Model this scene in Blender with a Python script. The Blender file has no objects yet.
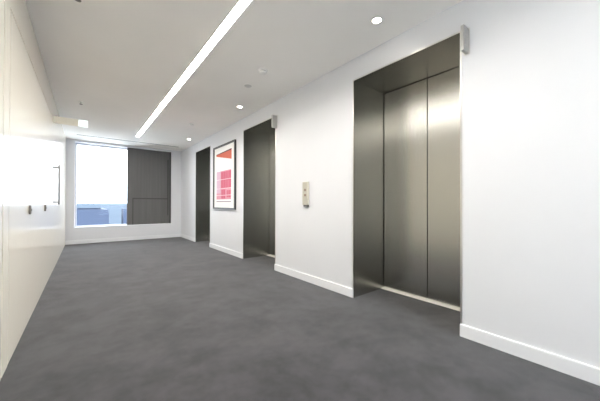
import bpy, bmesh, math
from mathutils import Vector, Matrix

SC = bpy.context.scene
COL = SC.collection
PI = math.pi

# ------------------------------------------------------------ measurements (metres)
XL, XR = -0.391, 2.375          # left and right wall faces
YB, YF = 9.05, -2.6             # window wall, wall behind the camera
H = 2.70                        # ceiling height
CAMZ = 1.062
LIFTS = [(0.906, 2.016), (3.622, 4.733), (6.500, 7.592)]
LIFT_H = 2.45
RECESS = 0.575

# ------------------------------------------------------------ materials
def newmat(name):
    m = bpy.data.materials.new(name); m.use_nodes = True
    nt = m.node_tree
    return m, nt, nt.nodes['Principled BSDF']

def plain(name, col, rough=0.5, metal=0.0, spec=0.5, coat=0.0):
    m, nt, b = newmat(name)
    b.inputs['Base Color'].default_value = (*col, 1)
    b.inputs['Roughness'].default_value = rough
    b.inputs['Metallic'].default_value = metal
    b.inputs['Specular IOR Level'].default_value = spec
    b.inputs['Coat Weight'].default_value = coat
    return m

def coords(nt, scale=(1, 1, 1)):
    tc = nt.nodes.new('ShaderNodeTexCoord')
    mp = nt.nodes.new('ShaderNodeMapping')
    mp.inputs['Scale'].default_value = scale
    nt.links.new(tc.outputs['Object'], mp.inputs['Vector'])
    return mp.outputs['Vector']

def noise(nt, vec, scale, detail=3.0, rough=0.5):
    n = nt.nodes.new('ShaderNodeTexNoise')
    n.inputs['Scale'].default_value = scale
    n.inputs['Detail'].default_value = detail
    n.inputs['Roughness'].default_value = rough
    nt.links.new(vec, n.inputs['Vector'])
    return n.outputs['Fac']

def ramp(nt, fac, stops):
    r = nt.nodes.new('ShaderNodeValToRGB')
    e = r.color_ramp.elements
    while len(e) < len(stops): e.new(0.5)
    for el, (p, c) in zip(e, stops):
        el.position = p; el.color = (*c, 1)
    nt.links.new(fac, r.inputs['Fac'])
    return r.outputs['Color']

def bump(nt, b, fac, strength, dist):
    n = nt.nodes.new('ShaderNodeBump')
    n.inputs['Strength'].default_value = strength
    n.inputs['Distance'].default_value = dist
    nt.links.new(fac, n.inputs['Height'])
    nt.links.new(n.outputs['Normal'], b.inputs['Normal'])

def painted(name, col, rough, amt=0.015, spec=0.4):
    m, nt, b = newmat(name)
    v = coords(nt)
    f = noise(nt, v, 1.3, 2)
    c = ramp(nt, f, [(0.3, tuple(x * (1 - amt) for x in col)), (0.7, tuple(min(1, x * (1 + amt)) for x in col))])
    nt.links.new(c, b.inputs['Base Color'])
    b.inputs['Roughness'].default_value = rough
    b.inputs['Specular IOR Level'].default_value = spec
    bump(nt, b, noise(nt, v, 260, 2), 0.06, 0.002)
    return m

def emissive(name, col, strength):
    m, nt, b = newmat(name)
    b.inputs['Base Color'].default_value = (0.8, 0.8, 0.8, 1)
    b.inputs['Emission Color'].default_value = (*col, 1)
    b.inputs['Emission Strength'].default_value = strength
    return m

M = {}
M['wall'] = painted('white wall paint', (0.70, 0.705, 0.73), 0.6)
M['ceiling'] = painted('ceiling paint', (0.94, 0.915, 0.88), 0.75, spec=0.2)
M['skirt'] = painted('satin white skirting paint', (0.76, 0.765, 0.785), 0.6)

# glossy cream lacquer of the left hand wall
m, nt, b = newmat('cream gloss lacquer')
v = coords(nt, (1, 1, 0.25))
b.inputs['Base Color'].default_value = (0.86, 0.815, 0.715, 1)
b.inputs['Roughness'].default_value = 0.14
b.inputs['Specular IOR Level'].default_value = 0.08
bump(nt, b, noise(nt, v, 3.0, 1), 0.02, 0.02)
M['lacquer'] = m

# charcoal cut pile carpet with brushed patches
m, nt, b = newmat('charcoal carpet')
v = coords(nt)
big = noise(nt, v, 2.6, 7, 0.72)
mid = noise(nt, v, 7.0, 4, 0.6)
fine = noise(nt, v, 260, 2)
mx = nt.nodes.new('ShaderNodeMath'); mx.operation = 'MULTIPLY_ADD'
mx.inputs[1].default_value = 0.35
nt.links.new(mid, mx.inputs[0]); nt.links.new(big, mx.inputs[2])
mx2 = nt.nodes.new('ShaderNodeMath'); mx2.operation = 'MULTIPLY_ADD'
mx2.inputs[1].default_value = 0.22
nt.links.new(fine, mx2.inputs[0]); nt.links.new(mx.outputs[0], mx2.inputs[2])
c = ramp(nt, mx2.outputs[0], [(0.64, (0.0098, 0.0090, 0.0104)), (0.90, (0.043, 0.0393, 0.0440))])
nt.links.new(c, b.inputs['Base Color'])
b.inputs['Roughness'].default_value = 0.95
b.inputs['Specular IOR Level'].default_value = 0.15
b.inputs['Sheen Weight'].default_value = 0.25
b.inputs['Sheen Roughness'].default_value = 0.6
bump(nt, b, fine, 0.35, 0.006)
M['carpet'] = m

# brushed stainless steel, vertical grain
def steel(name, col, rough, aniso=0.35):
    m, nt, b = newmat(name)
    v = coords(nt, (1, 1, 0.004))
    g = noise(nt, v, 160, 2)
    c = ramp(nt, g, [(0.25, tuple(x * 0.985 for x in col)), (0.75, tuple(min(1, x * 1.015) for x in col))])
    nt.links.new(c, b.inputs['Base Color'])
    b.inputs['Metallic'].default_value = 1.0
    b.inputs['Roughness'].default_value = rough
    return m
M['steel'] = steel('brushed stainless steel', (0.43, 0.425, 0.40), 0.27)
M['trim_steel'] = steel('satin steel edge', (0.66, 0.65, 0.63), 0.32)
M['plate'] = steel('champagne metal plate', (0.60, 0.565, 0.475), 0.4)
M['lantern'] = steel('satin metal blade', (0.43, 0.425, 0.41), 0.45)
M['sill'] = plain('satin aluminium sill', (0.95, 0.93, 0.87), 0.4, 0.0)
M['chrome'] = plain('satin chrome', (0.27, 0.26, 0.24), 0.5, 1.0)
M['dark_metal'] = plain('dark bronze metal', (0.12, 0.11, 0.10), 0.45, 0.6)
M['handle'] = plain('satin grey handle metal', (0.24, 0.23, 0.215), 0.55, 0.0, 0.2)
M['seam'] = plain('shadowed joint filler', (0.34, 0.31, 0.26), 0.8)
M['bronze'] = plain('bronze key plate', (0.22, 0.20, 0.175), 0.5, 0.4)
M['black'] = plain('black plastic', (0.02, 0.02, 0.02), 0.5)
M['gap_shade'] = plain('dark gap', (0.03, 0.03, 0.03), 0.8)  # near-black carries the shade inside the lift door gaps
M['white_plastic'] = plain('white plastic', (0.84, 0.83, 0.80), 0.4)
M['grey_plastic'] = plain('pale grey cover', (0.66, 0.645, 0.62), 0.5)
M['button'] = plain('button metal', (0.40, 0.30, 0.24), 0.35, 0.7)
M['slot'] = plain('grille shadow grey', (0.16, 0.155, 0.15), 0.7)
M['cream_plastic'] = plain('cream housing', (0.86, 0.81, 0.69), 0.4)
M['winframe'] = plain('powder coated window frame', (0.62, 0.64, 0.70), 0.4)
M['frame_black'] = plain('black picture frame', (0.018, 0.017, 0.017), 0.35)
M['mat'] = plain('white picture mount', (0.86, 0.86, 0.84), 0.8)
M['paper'] = plain('white print paper', (0.88, 0.86, 0.87), 0.8)
M['ink_orange'] = plain('orange red ink', (0.56, 0.12, 0.07), 0.8)
M['ink_dark'] = plain('dark ink', (0.05, 0.035, 0.04), 0.8)
M['ink_red'] = plain('raspberry ink', (0.54, 0.10, 0.17), 0.8)
M['ink_pink'] = plain('pink ink', (0.63, 0.28, 0.36), 0.8)
M['ink_mauve'] = plain('mauve ink', (0.62, 0.44, 0.56), 0.8)
M['ink_grey'] = plain('grey ink', (0.35, 0.30, 0.33), 0.8)
M['strip'] = emissive('lit linear diffuser', (1.0, 0.96, 0.895), 28.0)
M['lens'] = emissive('lit downlight lens', (1.0, 0.92, 0.80), 14.0)
M['sign_glow'] = emissive('glowing pale sign end', (0.78, 1.0, 0.96), 0.3)
M['tower_pale'] = plain('haze tinted pale cladding', (0.052, 0.068, 0.088), 0.8)  # tower blues carry the distance haze in their base colour
M['tower_pale_glass'] = plain('haze tinted pale glazing', (0.049, 0.065, 0.086), 0.6)
M['tower_blue'] = plain('haze tinted slate cladding', (0.0120, 0.0205, 0.042), 0.8)
M['tower_blue_glass'] = plain('haze tinted slate glazing', (0.0110, 0.0192, 0.040), 0.6)
M['screen_rail'] = plain('charcoal rail metal', (0.068, 0.067, 0.065), 0.6)
M['far_rail'] = plain('white painted rail', (0.070, 0.078, 0.086), 0.6)

# dark grey ribbed screen outside the window
m, nt, b = newmat('dark grey ribbed screen')
v = coords(nt, (1, 1, 0.03))
f = noise(nt, v, 22, 2)
c = ramp(nt, f, [(0.3, (0.122, 0.120, 0.118)), (0.7, (0.138, 0.136, 0.133))])
nt.links.new(c, b.inputs['Base Color']); b.inputs['Roughness'].default_value = 0.7
M['screen'] = m

# clear glazing
def glass(name, tint):
    m = bpy.data.materials.new(name); m.use_nodes = True
    nt = m.node_tree; nt.nodes.clear()
    out = nt.nodes.new('ShaderNodeOutputMaterial'); mix = nt.nodes.new('ShaderNodeMixShader')
    tr = nt.nodes.new('ShaderNodeBsdfTransparent'); gl = nt.nodes.new('ShaderNodeBsdfGlossy')
    fr = nt.nodes.new('ShaderNodeFresnel')
    tr.inputs['Color'].default_value = (*tint, 1); gl.inputs['Roughness'].default_value = 0.02
    fr.inputs['IOR'].default_value = 1.14
    nt.links.new(fr.outputs[0], mix.inputs[0]); nt.links.new(tr.outputs[0], mix.inputs[1])
    nt.links.new(gl.outputs[0], mix.inputs[2]); nt.links.new(mix.outputs[0], out.inputs['Surface'])
    return m
M['glass'] = glass('window glass', (0.96, 0.98, 1.0))
M['picture_glass'] = glass('picture glass', (0.98, 0.98, 0.98))

# ------------------------------------------------------------ mesh helpers
def box(bm, x0, x1, y0, y1, z0, z1, mi=0):
    vs = [bm.verts.new((x, y, z)) for x in (x0, x1) for y in (y0, y1) for z in (z0, z1)]
    idx = [(0, 1, 3, 2), (4, 6, 7, 5), (0, 4, 5, 1), (2, 3, 7, 6), (0, 2, 6, 4), (1, 5, 7, 3)]
    for q in idx:
        f = bm.faces.new([vs[i] for i in q]); f.material_index = mi

def tube(bm, a, b_, r0, r1=None, n=20, mi=0):
    r1 = r0 if r1 is None else r1
    a, b_ = Vector(a), Vector(b_)
    d = (b_ - a).normalized()
    ref = Vector((0, 0, 1)) if abs(d.z) < 0.9 else Vector((1, 0, 0))
    u = d.cross(ref).normalized(); w = d.cross(u)
    A = [bm.verts.new(a + (u * math.cos(t) + w * math.sin(t)) * r0) for t in (2 * PI * k / n for k in range(n))]
    B = [bm.verts.new(b_ + (u * math.cos(t) + w * math.sin(t)) * r1) for t in (2 * PI * k / n for k in range(n))]
    for k in range(n):
        f = bm.faces.new([A[k], A[(k + 1) % n], B[(k + 1) % n], B[k]]); f.material_index = mi; f.smooth = True
    bm.faces.new(A[::-1]).material_index = mi
    bm.faces.new(B).material_index = mi

def lathe(bm, prof, cx=0, cy=0, n=40, mi=0, close=False):
    rings = []
    for r, z in prof:
        if r < 1e-6: rings.append([bm.verts.new((cx, cy, z))])
        else: rings.append([bm.verts.new((cx + r * math.cos(2 * PI * k / n), cy + r * math.sin(2 * PI * k / n), z)) for k in range(n)])
    pairs = list(zip(rings, rings[1:])) + ([(rings[-1], rings[0])] if close else [])
    for A, B in pairs:
        for k in range(n):
            k2 = (k + 1) % n
            if len(A) == 1 and len(B) == 1: continue
            if len(A) == 1: q = [A[0], B[k2], B[k]]
            elif len(B) == 1: q = [A[k], A[k2], B[0]]
            else: q = [A[k], A[k2], B[k2], B[k]]
            f = bm.faces.new(q); f.smooth = True; f.material_index = mi

def extrude_y(bm, prof, y0, y1, mi=0):          # profile in (x, z)
    A = [bm.verts.new((x, y0, z)) for x, z in prof]; B = [bm.verts.new((x, y1, z)) for x, z in prof]
    n = len(prof)
    for k in range(n): bm.faces.new([A[k], A[(k + 1) % n], B[(k + 1) % n], B[k]]).material_index = mi
    bm.faces.new(A[::-1]).material_index = mi; bm.faces.new(B).material_index = mi

def extrude_x(bm, prof, x0, x1, mi=0):          # profile in (y, z)
    A = [bm.verts.new((x0, y, z)) for y, z in prof]; B = [bm.verts.new((x1, y, z)) for y, z in prof]
    n = len(prof)
    for k in range(n): bm.faces.new([A[k], A[(k + 1) % n], B[(k + 1) % n], B[k]]).material_index = mi
    bm.faces.new(A[::-1]).material_index = mi; bm.faces.new(B).material_index = mi

def obj(name, bm, mats, parent=None, bevel=0.0, origin=None, smooth_angle=None):
    bmesh.ops.recalc_face_normals(bm, faces=bm.faces[:])
    if bevel > 0:
        es = [e for e in bm.edges if len(e.link_faces) == 2 and e.calc_face_angle(0) > 0.6]
        bmesh.ops.bevel(bm, geom=es, offset=bevel, segments=2, affect='EDGES', profile=0.5)
    if origin is not None:
        bmesh.ops.translate(bm, verts=bm.verts[:], vec=-Vector(origin))
    me = bpy.data.meshes.new(name); bm.to_mesh(me); bm.free()
    for mm in (mats if isinstance(mats, (list, tuple)) else [mats]): me.materials.append(M[mm])
    o = bpy.data.objects.new(name, me); COL.objects.link(o)
    if origin is not None: o.location = origin
    if parent is not None: o.parent = parent
    return o

def thing(name, label, cat, loc, group=None):
    o = bpy.data.objects.new(name, None); COL.objects.link(o)
    o.location = loc; o.empty_display_size = 0.1
    o['label'] = label; o['category'] = cat
    if group: o['group'] = group
    return o

def tag(o, label, cat, group=None):
    o['label'] = label; o['category'] = cat
    if group: o['group'] = group
    return o

def struct(name, bm, mats, label=None, parent=None, bevel=0.0):
    o = obj(name, bm, mats, parent, bevel)
    if parent is None: o['kind'] = 'structure'
    if label: o['label'] = label
    return o

def duplicate(root, loc, label):
    r = root.copy(); COL.objects.link(r); r.location = loc; r['label'] = label
    for ch in list(root.children):
        c = ch.copy(); COL.objects.link(c); c.parent = r
        for g in list(ch.children):
            d = g.copy(); COL.objects.link(d); d.parent = c
    return r

NB = bmesh.new

# ------------------------------------------------------------ the room shell
bm = NB(); box(bm, XL - 0.25, XR + 0.70, YF - 0.2, YB + 0.45, -0.15, 0.0)
struct('floor', bm, 'carpet', 'charcoal grey carpet with brushed patches')

# ceiling with the slot for the linear light and the slot diffuser
SX0, SX1, SY0, SY1 = 0.966, 1.047, -0.4, 7.75
DX0, DX1, DY0, DY1 = -0.17, 2.13, 8.375, 8.420
bm = NB()
cx0, cx1, cy0, cy1, ct = XL - 0.25, XR + 0.70, YF - 0.2, YB + 0.45, H + 0.2
box(bm, cx0, SX0, cy0, SY1, H, ct); box(bm, SX1, cx1, cy0, SY1, H, ct)
box(bm, SX0, SX1, cy0, SY0, H, ct); box(bm, cx0, cx1, SY1, DY0, H, ct)
box(bm, cx0, DX0, DY0, DY1, H, ct); box(bm, DX1, cx1, DY0, DY1, H, ct)
box(bm, cx0, cx1, DY1, cy1, H, ct)
box(bm, SX0 - .05, SX1 + .05, SY0, SY1, ct, ct + .02); box(bm, DX0, DX1, DY0 - .05, DY1 + .05, ct, ct + .02)
struct('ceiling', bm, 'ceiling', 'plain off white ceiling')

# right wall: piers, lintels and the closed backs of the three lift recesses
bm = NB()
xw, xb = XR, XR + RECESS + 0.05
ys = [YF] + [v for a, c_ in LIFTS for v in (a, c_)] + [YB + 0.4]
for k in range(0, len(ys), 2):
    a, c_ = ys[k], ys[k + 1]
    lo = 0.012 if k > 0 else 0; hi = 0.012 if k + 1 < len(ys) - 1 else 0
    box(bm, xw, xb, a + lo, c_ - hi, 0, H)
for a, c_ in LIFTS:
    box(bm, xw, xb, a - .012, c_ + .012, LIFT_H + 0.012, H)
box(bm, xb, xb + 0.05, YF, YB + 0.4, 0, H)
struct('wall_right', bm, 'wall', 'white wall with three lift openings')

# left wall: backing, bulkhead and fixed panels in gloss lacquer
bm = NB()
box(bm, XL - 0.25, XL - 0.03, YF, YB + .4, 0, H)
GZ = 2.345
LD = [2.570, 3.455, 4.625, 5.720]      # door joints
g = 0.006; ga = 0.011; gd = 0.0007
box(bm, XL - 0.03, XL, YF, 2.40 - ga, 0, H)
box(bm, XL - 0.03, XL, 2.40 + ga, LD[0] - g, 0, H)
box(bm, XL - 0.03, XL, LD[0] - g, LD[-1], GZ + 0.003, H)
box(bm, XL - 0.03, XL, LD[-1] + 0.0, YB + .4, 0, H)
box(bm, XL - 0.03, XL - 0.003, 2.40 - ga, 2.40 + ga, 0, H, 1); box(bm, XL - 0.03, XL - 0.003, LD[0] - g, LD[0] + g, 0, GZ - 0.012, 1)
box(bm, XL - 0.03, XL - 0.003, LD[0] - g, LD[-1], GZ - 0.012, GZ + 0.003, 1)
struct('wall_left', bm, ['lacquer', 'seam'], 'glossy cream lacquered panel wall')
doors = []
for k in range(3):
    bm = NB(); box(bm, XL - 0.03, XL, LD[k] + (gd if k else g), LD[k + 1] - gd, 0.004, GZ - 0.012)
    d = struct('door_%d' % (k + 1), bm, 'lacquer', ['flush cream gloss door nearest the camera with an oval key plate',
        'middle flush cream gloss door with an oval key plate', 'far flush cream gloss door with a long bar handle'][k])
    doors.append(d)

def lock(y, z, parent):
    bm = NB()
    A = []
    for x, k in ((XL, 1.0), (XL + 0.012, 1.0), (XL + 0.016, 0.8)):
        A.append([bm.verts.new((x, y + 0.022 * k * math.cos(2 * PI * q / 24), z + 0.040 * k * math.sin(2 * PI * q / 24))) for q in range(24)])
    for a, b_ in zip(A, A[1:]):
        for q in range(24): bm.faces.new([a[q], a[(q + 1) % 24], b_[(q + 1) % 24], b_[q]])
    bm.faces.new(A[0][::-1]); bm.faces.new(A[-1])
    tube(bm, (XL + 0.016, y, z), (XL + 0.020, y, z), 0.009)
    return obj('key_escutcheon', bm, 'bronze', parent)
lock(3.377, 0.998, doors[0]); lock(4.543, 0.998, doors[1])
bm = NB()
hx, hy = XL + 0.070, 5.630
tube(bm, (hx, hy, 1.035), (hx, hy, 1.655), 0.010)
for z in (1.075, 1.612):
    tube(bm, (XL, hy, z), (XL + 0.004, hy, z), 0.016)
    tube(bm, (XL + 0.004, hy, z), (hx, hy, z), 0.012)
obj('door_handle', bm, 'handle', doors[2])

# window wall
WX0, WX1, WZ0, WZ1 = -0.215, 2.090, 0.417, 2.650
WD = 0.26
bm = NB()
box(bm, XL - .2, WX0, YB, YB + 0.4, 0, H); box(bm, WX1, XR, YB, YB + 0.4, 0, H)
box(bm, WX0, WX1, YB, YB + 0.4, 0, WZ0); box(bm, WX0, WX1, YB, YB + 0.4, WZ1, H)
struct('wall_back', bm, 'wall', 'white end wall around the wide window')

win = bpy.data.objects.new('window_1', None); COL.objects.link(win)
win.location = (0, 0, 0); win['kind'] = 'structure'; win['label'] = 'wide low window with clear glass'
bm = NB(); f = 0.035; y0, y1 = YB + WD, YB + WD + 0.06
box(bm, WX0, WX0 + f, y0, y1, WZ0, WZ1); box(bm, WX1 - f, WX1, y0, y1, WZ0, WZ1)
box(bm, WX0 + f, WX1 - f, y0, y1, WZ0, WZ0 + f); box(bm, WX0 + f, WX1 - f, y0, y1, WZ1 - f, WZ1)
obj('window_frame', bm, 'winframe', win)
bm = NB(); box(bm, WX0 + f, WX1 - f, y0 + .025, y0 + .031, WZ0 + f, WZ1 - f)
obj('window_pane', bm, 'glass', win)
bm = NB(); box(bm, WX0 + .002, WX1 - .002, YB - 0.008, y0, WZ0, WZ0 + 0.014)
obj('window_sill', bm, 'skirt', win, bevel=0.003)

# wall behind the camera, with an unseen window added and sized for daylight
bm = NB()
bx0, bx1, bz0, bz1 = 0.7, 2.25, 0.25, 2.6
box(bm, XL - .2, bx0, YF - .2, YF, 0, H); box(bm, bx1, XR + .6, YF - .2, YF, 0, H)
box(bm, bx0, bx1, YF - .2, YF, 0, bz0); box(bm, bx0, bx1, YF - .2, YF, bz1, H)
struct('wall_front', bm, 'wall')
w2 = bpy.data.objects.new('window_unseen_rear', None); COL.objects.link(w2); w2['kind'] = 'structure'
bm = NB(); f = 0.04; y0, y1 = YF - .15, YF - .09
box(bm, bx0, bx0 + f, y0, y1, bz0, bz1); box(bm, bx1 - f, bx1, y0, y1, bz0, bz1)
box(bm, bx0 + f, bx1 - f, y0, y1, bz0, bz0 + f); box(bm, bx0 + f, bx1 - f, y0, y1, bz1 - f, bz1)
obj('window_frame', bm, 'winframe', w2)
bm = NB(); box(bm, bx0 + f, bx1 - f, y0 + .025, y0 + .031, bz0 + f, bz1 - f); obj('window_pane', bm, 'glass', w2)

# skirting boards with a stepped top
def skirt_prof(x, s):
    return [(x, 0), (x + s * 0.016, 0), (x + s * 0.016, 0.090), (x + s * 0.013, 0.097), (x, 0.097)]
first = True
for k in range(0, len(ys), 2):
    a, c_ = ys[k], ys[k + 1]
    a2 = a + (0.0 if k else 0.0); c2 = c_ if k + 1 < len(ys) - 1 else YB - 0.001
    bm = NB(); extrude_y(bm, skirt_prof(XR, -1), a2, c2)
    struct('baseboard_right', bm, 'skirt')
bm = NB(); extrude_x(bm, [(YB - (x - 0), z) for x, z in skirt_prof(0, 1)], XL, XR - 0.017)
struct('baseboard_back', bm, 'skirt')

# ------------------------------------------------------------ lifts
def make_lift(a, c_, label):
    """a..c_ along the wall; local origin at the middle of the sill line on the wall face"""
    yc = (a + c_) / 2; w = (c_ - a) / 2
    t = thing('elevator_entrance', label, 'elevator', (XR, yc, 0), 'lift entrances along the right wall')
    th = 0.012; pr = -0.003
    bm = NB(); box(bm, pr, RECESS + .04, -w - th + .0005, -w, 0, LIFT_H + th); obj('jamb', bm, 'steel', t)
    bm = NB(); box(bm, pr, RECESS + .04, w, w + th - .0005, 0, LIFT_H + th); obj('jamb', bm, 'steel', t)
    bm = NB(); box(bm, pr, RECESS + .04, -w, w, LIFT_H, LIFT_H + th); obj('head_panel', bm, 'steel', t)
    # bright edge strips on the face of the opening
    bm = NB()
    box(bm, pr - .002, pr, -w - th, -w, 0, LIFT_H + th); box(bm, pr - .002, pr, w, w + th, 0, LIFT_H + th)
    box(bm, pr - .002, pr, -w, w, LIFT_H, LIFT_H + th)
    obj('edge_trim', bm, 'trim_steel', t)
    # two door leaves with a shadow gap between and around them
    gp = 0.004
    for s in (-1, 1):
        y0, y1 = (-w + 2 * gp, -gp) if s < 0 else (gp, w - 2 * gp)
        bm = NB(); box(bm, RECESS, RECESS + 0.03, y0, y1, 0.022, LIFT_H - 0.006)
        obj('door_panel', bm, 'steel', t, bevel=0.0025)
    bm = NB(); box(bm, RECESS + .032, RECESS + .045, -w, w, 0.0, LIFT_H); obj('shadow_gap', bm, 'gap_shade', t)
    # sill with grooves
    bm = NB()
    prof = [(RECESS - .050, 0), (RECESS - .050, .010), (RECESS - .046, .013)]
    for gx in (-.036, -.022, -.008):
        prof += [(RECESS + gx - .002, .013), (RECESS + gx - .002, .010), (RECESS + gx + .002, .010), (RECESS + gx + .002, .013)]
    prof += [(RECESS + .030, .013), (RECESS + .030, 0)]
    extrude_y(bm, prof, -w + .0005, w - .0005); obj('sill', bm, 'sill', t)
    return t
make_lift(*LIFTS[0], 'large steel lift entrance nearest the camera with both door leaves showing')
make_lift(*LIFTS[1], 'steel lift entrance between the framed picture and the call panel')
make_lift(*LIFTS[2], 'farthest and narrowest looking steel lift entrance, beyond the framed picture')

# blade lanterns by the first two lifts
def make_lantern(y, z, label):
    t = thing('lift_lantern', label, 'lift indicator', (XR, y, z), 'lift lanterns')
    bm = NB(); box(bm, -0.092, -0.004, -0.013, 0.013, -0.098, 0.098); obj('blade', bm, 'lantern', t, bevel=0.003)
    bm = NB(); box(bm, -0.004, 0, -0.022, 0.022, -0.105, 0.105); obj('wall_plate', bm, 'trim_steel', t)
    return t
lan = make_lantern(0.856, 2.352, 'grey metal blade lantern on the wall beside the nearest lift')
duplicate(lan, (XR, 3.588, 2.350), 'grey metal blade lantern at the top corner of the middle lift')

# call panel
t = thing('call_panel', 'slim champagne metal lift call panel on the white wall', 'call panel', (XR, 2.850, 1.19))
bm = NB(); box(bm, -0.022, 0, -0.062, 0.062, -0.150, 0.165); obj('face_plate', bm, 'plate', t, bevel=0.004)
for z in (0.055, -0.015):
    bm = NB(); tube(bm, (-0.022, 0, z), (-0.027, 0, z), 0.020, 0.018); b_ = obj('call_button', bm, 'button', t)
    bm = NB()
    s = 1 if z > 0 else -1
    vs = [bm.verts.new((-0.0275, y, z + s * q)) for y, q in ((-0.009, -0.006), (0.009, -0.006), (0, 0.009))]
    vb = [bm.verts.new((-0.0270, v.co.y, v.co.z)) for v in vs]
    bm.faces.new(vs); bm.faces.new(vb[::-1])
    for i in range(3): bm.faces.new([vs[i], vb[i], vb[(i + 1) % 3], vs[(i + 1) % 3]])
    obj('arrow', bm, 'dark_metal', b_)
bm = NB(); box(bm, -0.030, -0.0, -0.058, 0.030, -0.172, -0.151); obj('key_switch', bm, 'dark_metal', t, bevel=0.004)

# ------------------------------------------------------------ framed print
PY0, PY1, PZ0, PZ1 = 5.055, 6.225, 0.930, 2.345
t = thing('framed_picture', 'black framed abstract print in red and pink on the white wall', 'picture', (XR, 0, 0))
bm = NB(); fw, fd = 0.036, 0.036
box(bm, -fd, 0, PY0, PY0 + fw, PZ0, PZ1); box(bm, -fd, 0, PY1 - fw, PY1, PZ0, PZ1)
box(bm, -fd, 0, PY0 + fw, PY1 - fw, PZ0, PZ0 + fw); box(bm, -fd, 0, PY0 + fw, PY1 - fw, PZ1 - fw, PZ1)
obj('frame', bm, 'frame_black', t)
bm = NB(); box(bm, -0.014, -0.002, PY0 + fw, PY1 - fw, PZ0 + fw, PZ1 - fw); obj('mount', bm, 'mat', t)
AY0, AY1, AZ0, AZ1 = 5.245, 6.070, 1.045, 2.215
bm = NB(); box(bm, -0.0155, -0.014, AY0, AY1, AZ0, AZ1, 0)
lay = [0]
def ink(pts, mi):                              # pts in print space: u 0..1 left to right, v 0..1 bottom to top
    lay[0] += 1
    x = -0.0156 - 0.00003 * lay[0]
    vs = [bm.verts.new((x, AY1 - u * (AY1 - AY0), AZ0 + v_ * (AZ1 - AZ0))) for u, v_ in pts]
    bm.faces.new(vs).material_index = mi
def rect(u0, u1, v0, v1, mi): ink([(u0, v0), (u1, v0), (u1, v1), (u0, v1)], mi)
ink([(0, .925), (1, .80), (1, .985), (0, .955)], 1)
ink([(0, .950), (1, .965), (1, .990), (0, .962)], 2)
rect(0.02, 0.98, 0.085, 0.62, 4)
rect(0.02, 0.30, 0.20, 0.62, 5)
rect(0.34, 0.98, 0.30, 0.600, 3)
rect(0.36, 0.62, 0.10, 0.27, 3)
rect(0.70, 0.95, 0.12, 0.25, 3)
for v_ in (0.285, 0.16, 0.455): rect(0.02, 0.98, v_, v_ + 0.007, 0)
for u in (0.31, 0.64, 0.82): rect(u, u + 0.014, 0.10, 0.61, 4)
for u in (0.14, 0.22, 0.48, 0.73): rect(u, u + 0.012, 0.09, 0.60, 4)
rect(0.02, 0.98, 0.035, 0.055, 6)
obj('print', bm, ['paper', 'ink_orange', 'ink_dark', 'ink_red', 'ink_pink', 'ink_mauve', 'ink_grey'], t)

# ------------------------------------------------------------ ceiling fittings
t = thing('linear_light', 'long glowing recessed strip light running down the ceiling', 'ceiling light', (0, 0, H))
bm = NB(); box(bm, SX0 + .004, SX1 - .004, SY0 + .004, SY1 - .004, 0.012, 0.020); obj('diffuser', bm, 'strip', t)
bm = NB()
box(bm, SX0, SX0 + .004, SY0, SY1, -.001, .06); box(bm, SX1 - .004, SX1, SY0, SY1, -.001, .06)
box(bm, SX0 + .004, SX1 - .004, SY0, SY0 + .004, -.001, .06); box(bm, SX0 + .004, SX1 - .004, SY1 - .004, SY1, -.001, .06)
obj('housing', bm, 'white_plastic', t)

t = thing('slot_diffuser', 'thin dark air slot in the ceiling in front of the window', 'air vent', (0, 0, H))
bm = NB(); box(bm, DX0, DX1, DY0 + .006, DY1 - .006, .001, .03); obj('baffle', bm, 'slot', t)
bm = NB()
box(bm, DX0, DX1, DY0, DY0 + .006, -.002, .03); box(bm, DX0, DX1, DY1 - .006, DY1, -.002, .03)
obj('slot_frame', bm, 'slot', t)

def make_downlight(x, y, label):
    t = thing('downlight', label, 'ceiling light', (x, y, H), 'round downlights along the right wall')
    bm = NB(); lathe(bm, [(0.036, -0.001), (0.037, -0.0045), (0.046, -0.004), (0.050, 0.0), (0.036, 0.0)], close=True); obj('trim_ring', bm, 'white_plastic', t)
    bm = NB(); tube(bm, (0, 0, -0.003), (0, 0, -0.0003), 0.0355, n=40); obj('lens', bm, 'lens', t)
    return t
dl = make_downlight(2.030, 1.460, 'glowing round downlight nearest the camera, beside the closest lift')
duplicate(dl, (2.045, 4.229, H), 'glowing round downlight second from the camera, before the middle lift')
duplicate(dl, (2.070, 7.188, H), 'smallest glowing round downlight, farthest along by the last lift')
def lamp(x, y, e):
    L = bpy.data.lights.new('downlight beam', 'SPOT'); L.energy = e; L.color = (1.0, 0.93, 0.82)
    L.spot_size = math.radians(120); L.spot_blend = 0.6; L.shadow_soft_size = 0.035
    o = bpy.data.objects.new('downlight_beam', L); COL.objects.link(o); o.location = (x, y, H - 0.02)
for x, y in ((2.030, 1.460), (2.045, 4.229), (2.070, 7.188)): lamp(x, y, 5)

def make_detector(x, y, label):
    t = thing('smoke_detector', label, 'smoke detector', (x, y, H), 'smoke detectors on the ceiling')
    bm = NB(); lathe(bm, [(0, 0), (0.054, 0), (0.054, -0.010), (0.050, -0.014), (0, -0.014)]); obj('base', bm, 'white_plastic', t)
    bm = NB(); lathe(bm, [(0.036, -0.014), (0.036, -0.026), (0, -0.026)]); obj('smoke_chamber', bm, 'slot', t)
    bm = NB(); lathe(bm, [(0, -0.024), (0.047, -0.024), (0.046, -0.034), (0.036, -0.042), (0, -0.044)]); obj('cap', bm, 'white_plastic', t)
    return t
det = make_detector(1.705, 2.880, 'white round smoke detector on the ceiling nearer the camera')
duplicate(det, (1.707, 5.754, H), 'small white smoke detector farther down the ceiling past the strip light')

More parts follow.
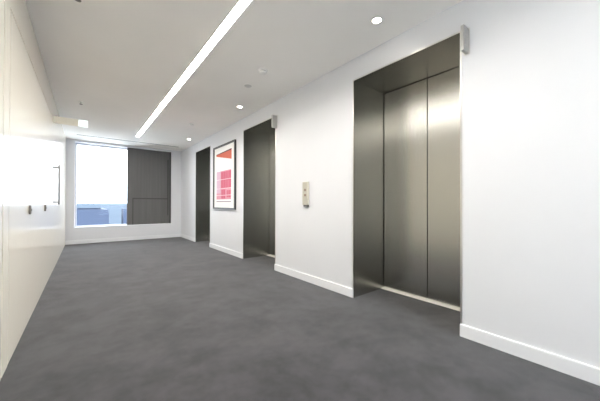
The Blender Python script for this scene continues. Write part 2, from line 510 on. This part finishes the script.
def make_sprinkler(x, y, label):
    t = thing('fire_sprinkler', label, 'sprinkler', (x, y, H), 'sprinklers near the left wall')
    bm = NB(); lathe(bm, [(0.012, 0), (0.032, 0), (0.030, -0.006), (0.012, -0.008)], n=28, close=True); obj('escutcheon', bm, 'white_plastic', t)
    bm = NB(); lathe(bm, [(0, 0.0), (0.0115, 0.0), (0.011, -0.018), (0.006, -0.022), (0.006, -0.040), (0, -0.040)], n=20); obj('body', bm, 'grey_plastic', t)
    bm = NB(); lathe(bm, [(0, -0.040), (0.022, -0.040), (0.022, -0.043), (0, -0.043)], n=24); obj('deflector', bm, 'chrome', t)
    return t
sp = make_sprinkler(-0.055, 2.75, 'dark sprinkler head at the top edge of the picture, near the left wall')
duplicate(sp, (-0.063, 5.628, H), 'tiny sprinkler head on the ceiling above the glowing sign')

bm = NB(); lathe(bm, [(0, 0), (0.050, 0), (0.048, -0.004), (0, -0.006)])
o = obj('cover_plate', bm, 'grey_plastic'); o.location = (1.771, 3.405, H)
tag(o, 'flat round grey cover plate on the ceiling beyond the nearer smoke detector', 'cover plate')

# ------------------------------------------------------------ box sign on the left wall
SGY = 5.60
t = thing('wall_sign', 'cream box sign sticking out high on the left wall with a pale glowing end', 'sign', (XL, SGY, 2.338))
bm = NB(); box(bm, 0.0, 0.298, -0.025, 0.025, -0.050, 0.055); obj('housing', bm, 'cream_plastic', t, bevel=0.003)
bm = NB(); box(bm, 0.298, 0.418, -0.025, 0.025, -0.050, 0.055); o = obj('lit_end', bm, 'sign_glow', t, bevel=0.003)
o['label'] = 'pale glowing end'

# ------------------------------------------------------------ outside the window
def atwin(x, z, Y):                             # a point of the window plane carried out to distance Y
    s = Y / YB
    return x * s, CAMZ + (z - CAMZ) * s
t = thing('window_screen', 'dark grey ribbed screen with thin darker rails filling the right half of the window', 'screen', (0.930, YB + 0.045, WZ0 + 0.018))
sw, sh = WX1 - 0.004 - 0.930, WZ1 - WZ0 - 0.022
n = 36; wd = sw / n; prof = []
for i in range(n):
    a = i * wd
    prof += [(a, 0.0), (a + wd * 0.40, 0.0), (a + wd * 0.5, 0.006), (a + wd * 0.90, 0.006)]
prof += [(sw, 0.0), (sw, 0.022), (0, 0.022)]
bm = NB()
A = [bm.verts.new((x, y, 0)) for x, y in prof]; B = [bm.verts.new((x, y, sh)) for x, y in prof]
for i in range(len(prof)): bm.faces.new([A[i], A[(i + 1) % len(prof)], B[(i + 1) % len(prof)], B[i]])
bm.faces.new(A[::-1]); bm.faces.new(B)
obj('ribbed_panel', bm, 'screen', t)
rz = 1.210 - (WZ0 + 0.018)
bm = NB(); box(bm, 0.130, 1.050, -.016, 0, rz - .034, rz); obj('cross_rail', bm, 'screen_rail', t)
bm = NB(); box(bm, 0.130, 0.155, -.016, 0, 0, rz - .034); obj('post', bm, 'screen_rail', t)
bm = NB(); box(bm, 1.050, 1.082, -.016, 0, 0.25, 1.96); obj('tall_post', bm, 'screen_rail', t)
bm = NB(); box(bm, 1.110, sw, -.010, 0, 0, sh); obj('side_channel', bm, 'screen_rail', t)

def tower(label, x0, x1, y, ztop, depth, wall, glazing, nwin, pitch):
    t = thing('office_building', label, 'building', ((x0 + x1) / 2, y + depth / 2, -30))
    w = (x1 - x0) / 2; hgt = ztop + 30
    bm = NB(); box(bm, -w, w, -depth / 2, depth / 2, 0, hgt - .12); obj('facade', bm, wall, t)
    bm = NB()
    q0, q1 = hgt - .12, hgt
    box(bm, -w, w, -depth / 2, -depth / 2 + .25, q0, q1); box(bm, -w, w, depth / 2 - .25, depth / 2, q0, q1)
    box(bm, -w, -w + .25, -depth / 2 + .25, depth / 2 - .25, q0, q1); box(bm, w - .25, w, -depth / 2 + .25, depth / 2 - .25, q0, q1)
    obj('parapet', bm, wall, t)
    for i in range(nwin):
        z = hgt - 1.5 - i * pitch
        bm = NB(); box(bm, -w + .3, w - .3, -depth / 2 - .04, -depth / 2 + .01, z - pitch * .35, z + .2); obj('window_band', bm, glazing, t)
    return t
s = 34.0; xa, za = atwin(-0.9, 1.040, s); xb2, _ = atwin(1.6, 0, s)
tower('pale blue flat roofed building stretching across the clear window half', xa, xb2, s, za, 9, 'tower_pale', 'tower_pale_glass', 3, 3.0)
s2 = 22.0; xc, zc = atwin(-0.8, 0.885, s2); xd, _ = atwin(0.510, 0, s2)
tower('slate blue block standing in the lower left of the clear window half', xc, xd, s2, zc, 7, 'tower_blue', 'tower_blue_glass', 3, 2.6)
xe, ze = atwin(0.840, 0.90, s2); xf, _ = atwin(1.3, 0, s2)
tower('slate blue block showing as a sliver beside the grey screen', xe, xf, s2, ze, 1.2, 'tower_blue', 'tower_blue_glass', 3, 2.6)
# rooftop rail on the pale building
t = thing('rooftop_railing', 'faint pale rail on the roof of the pale blue building', 'railing', (0, 34.4, za))
rxa, _ = atwin(-0.7, 0, 34.4); rxb, _ = atwin(0.18, 0, 34.4)
bm = NB(); box(bm, rxa, rxb, -.04, .04, 1.00, 1.08); obj('top_rail', bm, 'far_rail', t)
for i in range(9):
    x = rxa + .05 + (rxb - rxa - .1) * i / 8
    bm = NB(); box(bm, x - .035, x + .035, -.035, .035, 0, 1.00); obj('post', bm, 'far_rail', t)

# ------------------------------------------------------------ daylight
w = bpy.data.worlds.new('overcast sky'); SC.world = w; w.use_nodes = True
nt = w.node_tree
bg = nt.nodes['Background']
tc = nt.nodes.new('ShaderNodeTexCoord'); sp_ = nt.nodes.new('ShaderNodeSeparateXYZ')
mr = nt.nodes.new('ShaderNodeMapRange'); mr.interpolation_type = 'SMOOTHSTEP'
mr.inputs['From Min'].default_value = -0.5; mr.inputs['From Max'].default_value = 0.6
mr.inputs['To Min'].default_value = 3.0; mr.inputs['To Max'].default_value = 2.6      # the sun side of the overcast lies behind the camera
nt.links.new(tc.outputs['Generated'], sp_.inputs[0]); nt.links.new(sp_.outputs['Y'], mr.inputs['Value'])
bg.inputs['Color'].default_value = (0.86, 0.93, 1.0, 1); nt.links.new(mr.outputs[0], bg.inputs['Strength'])
def portal(name, x0, x1, z0, z1, y, rz):
    L = bpy.data.lights.new(name, 'AREA'); L.shape = 'RECTANGLE'; L.size = x1 - x0; L.size_y = z1 - z0
    L.cycles.is_portal = True
    o = bpy.data.objects.new(name, L); COL.objects.link(o)
    o.location = ((x0 + x1) / 2, y, (z0 + z1) / 2); o.rotation_euler = (PI / 2, 0, rz)
portal('window_portal', WX0, WX1, WZ0, WZ1, YB + WD + .08, 0)
portal('rear_window_portal', bx0, bx1, bz0, bz1, YF - .17, PI)

# ------------------------------------------------------------ camera
F, yaw, pit, rol, cy = 270.42, 0.671091, 0.00606, 0.00228, 1.2273
f_ = Vector((math.sin(yaw) * math.cos(pit), math.cos(yaw) * math.cos(pit), math.sin(pit)))
r_ = Vector((math.cos(yaw), -math.sin(yaw), 0)); u_ = r_.cross(f_)
r2 = r_ * math.cos(rol) + u_ * math.sin(rol); u2 = -r_ * math.sin(rol) + u_ * math.cos(rol)
cam = bpy.data.cameras.new('camera'); co = bpy.data.objects.new('camera', cam); COL.objects.link(co)
mw = Matrix((r2, u2, -f_)).transposed().to_4x4(); mw.translation = (0, 0, CAMZ)
co.matrix_world = mw
cam.sensor_fit = 'HORIZONTAL'; cam.sensor_width = 36; cam.lens = F * 36 / 600
cam.shift_y = cy / 600; cam.clip_start = 0.02; cam.clip_end = 500
SC.camera = co

SC.view_settings.view_transform = 'Standard'; SC.view_settings.look = 'None'
SC.view_settings.gamma = 1.0; SC.view_settings.exposure = 1.72
SC.view_settings.use_curve_mapping = False
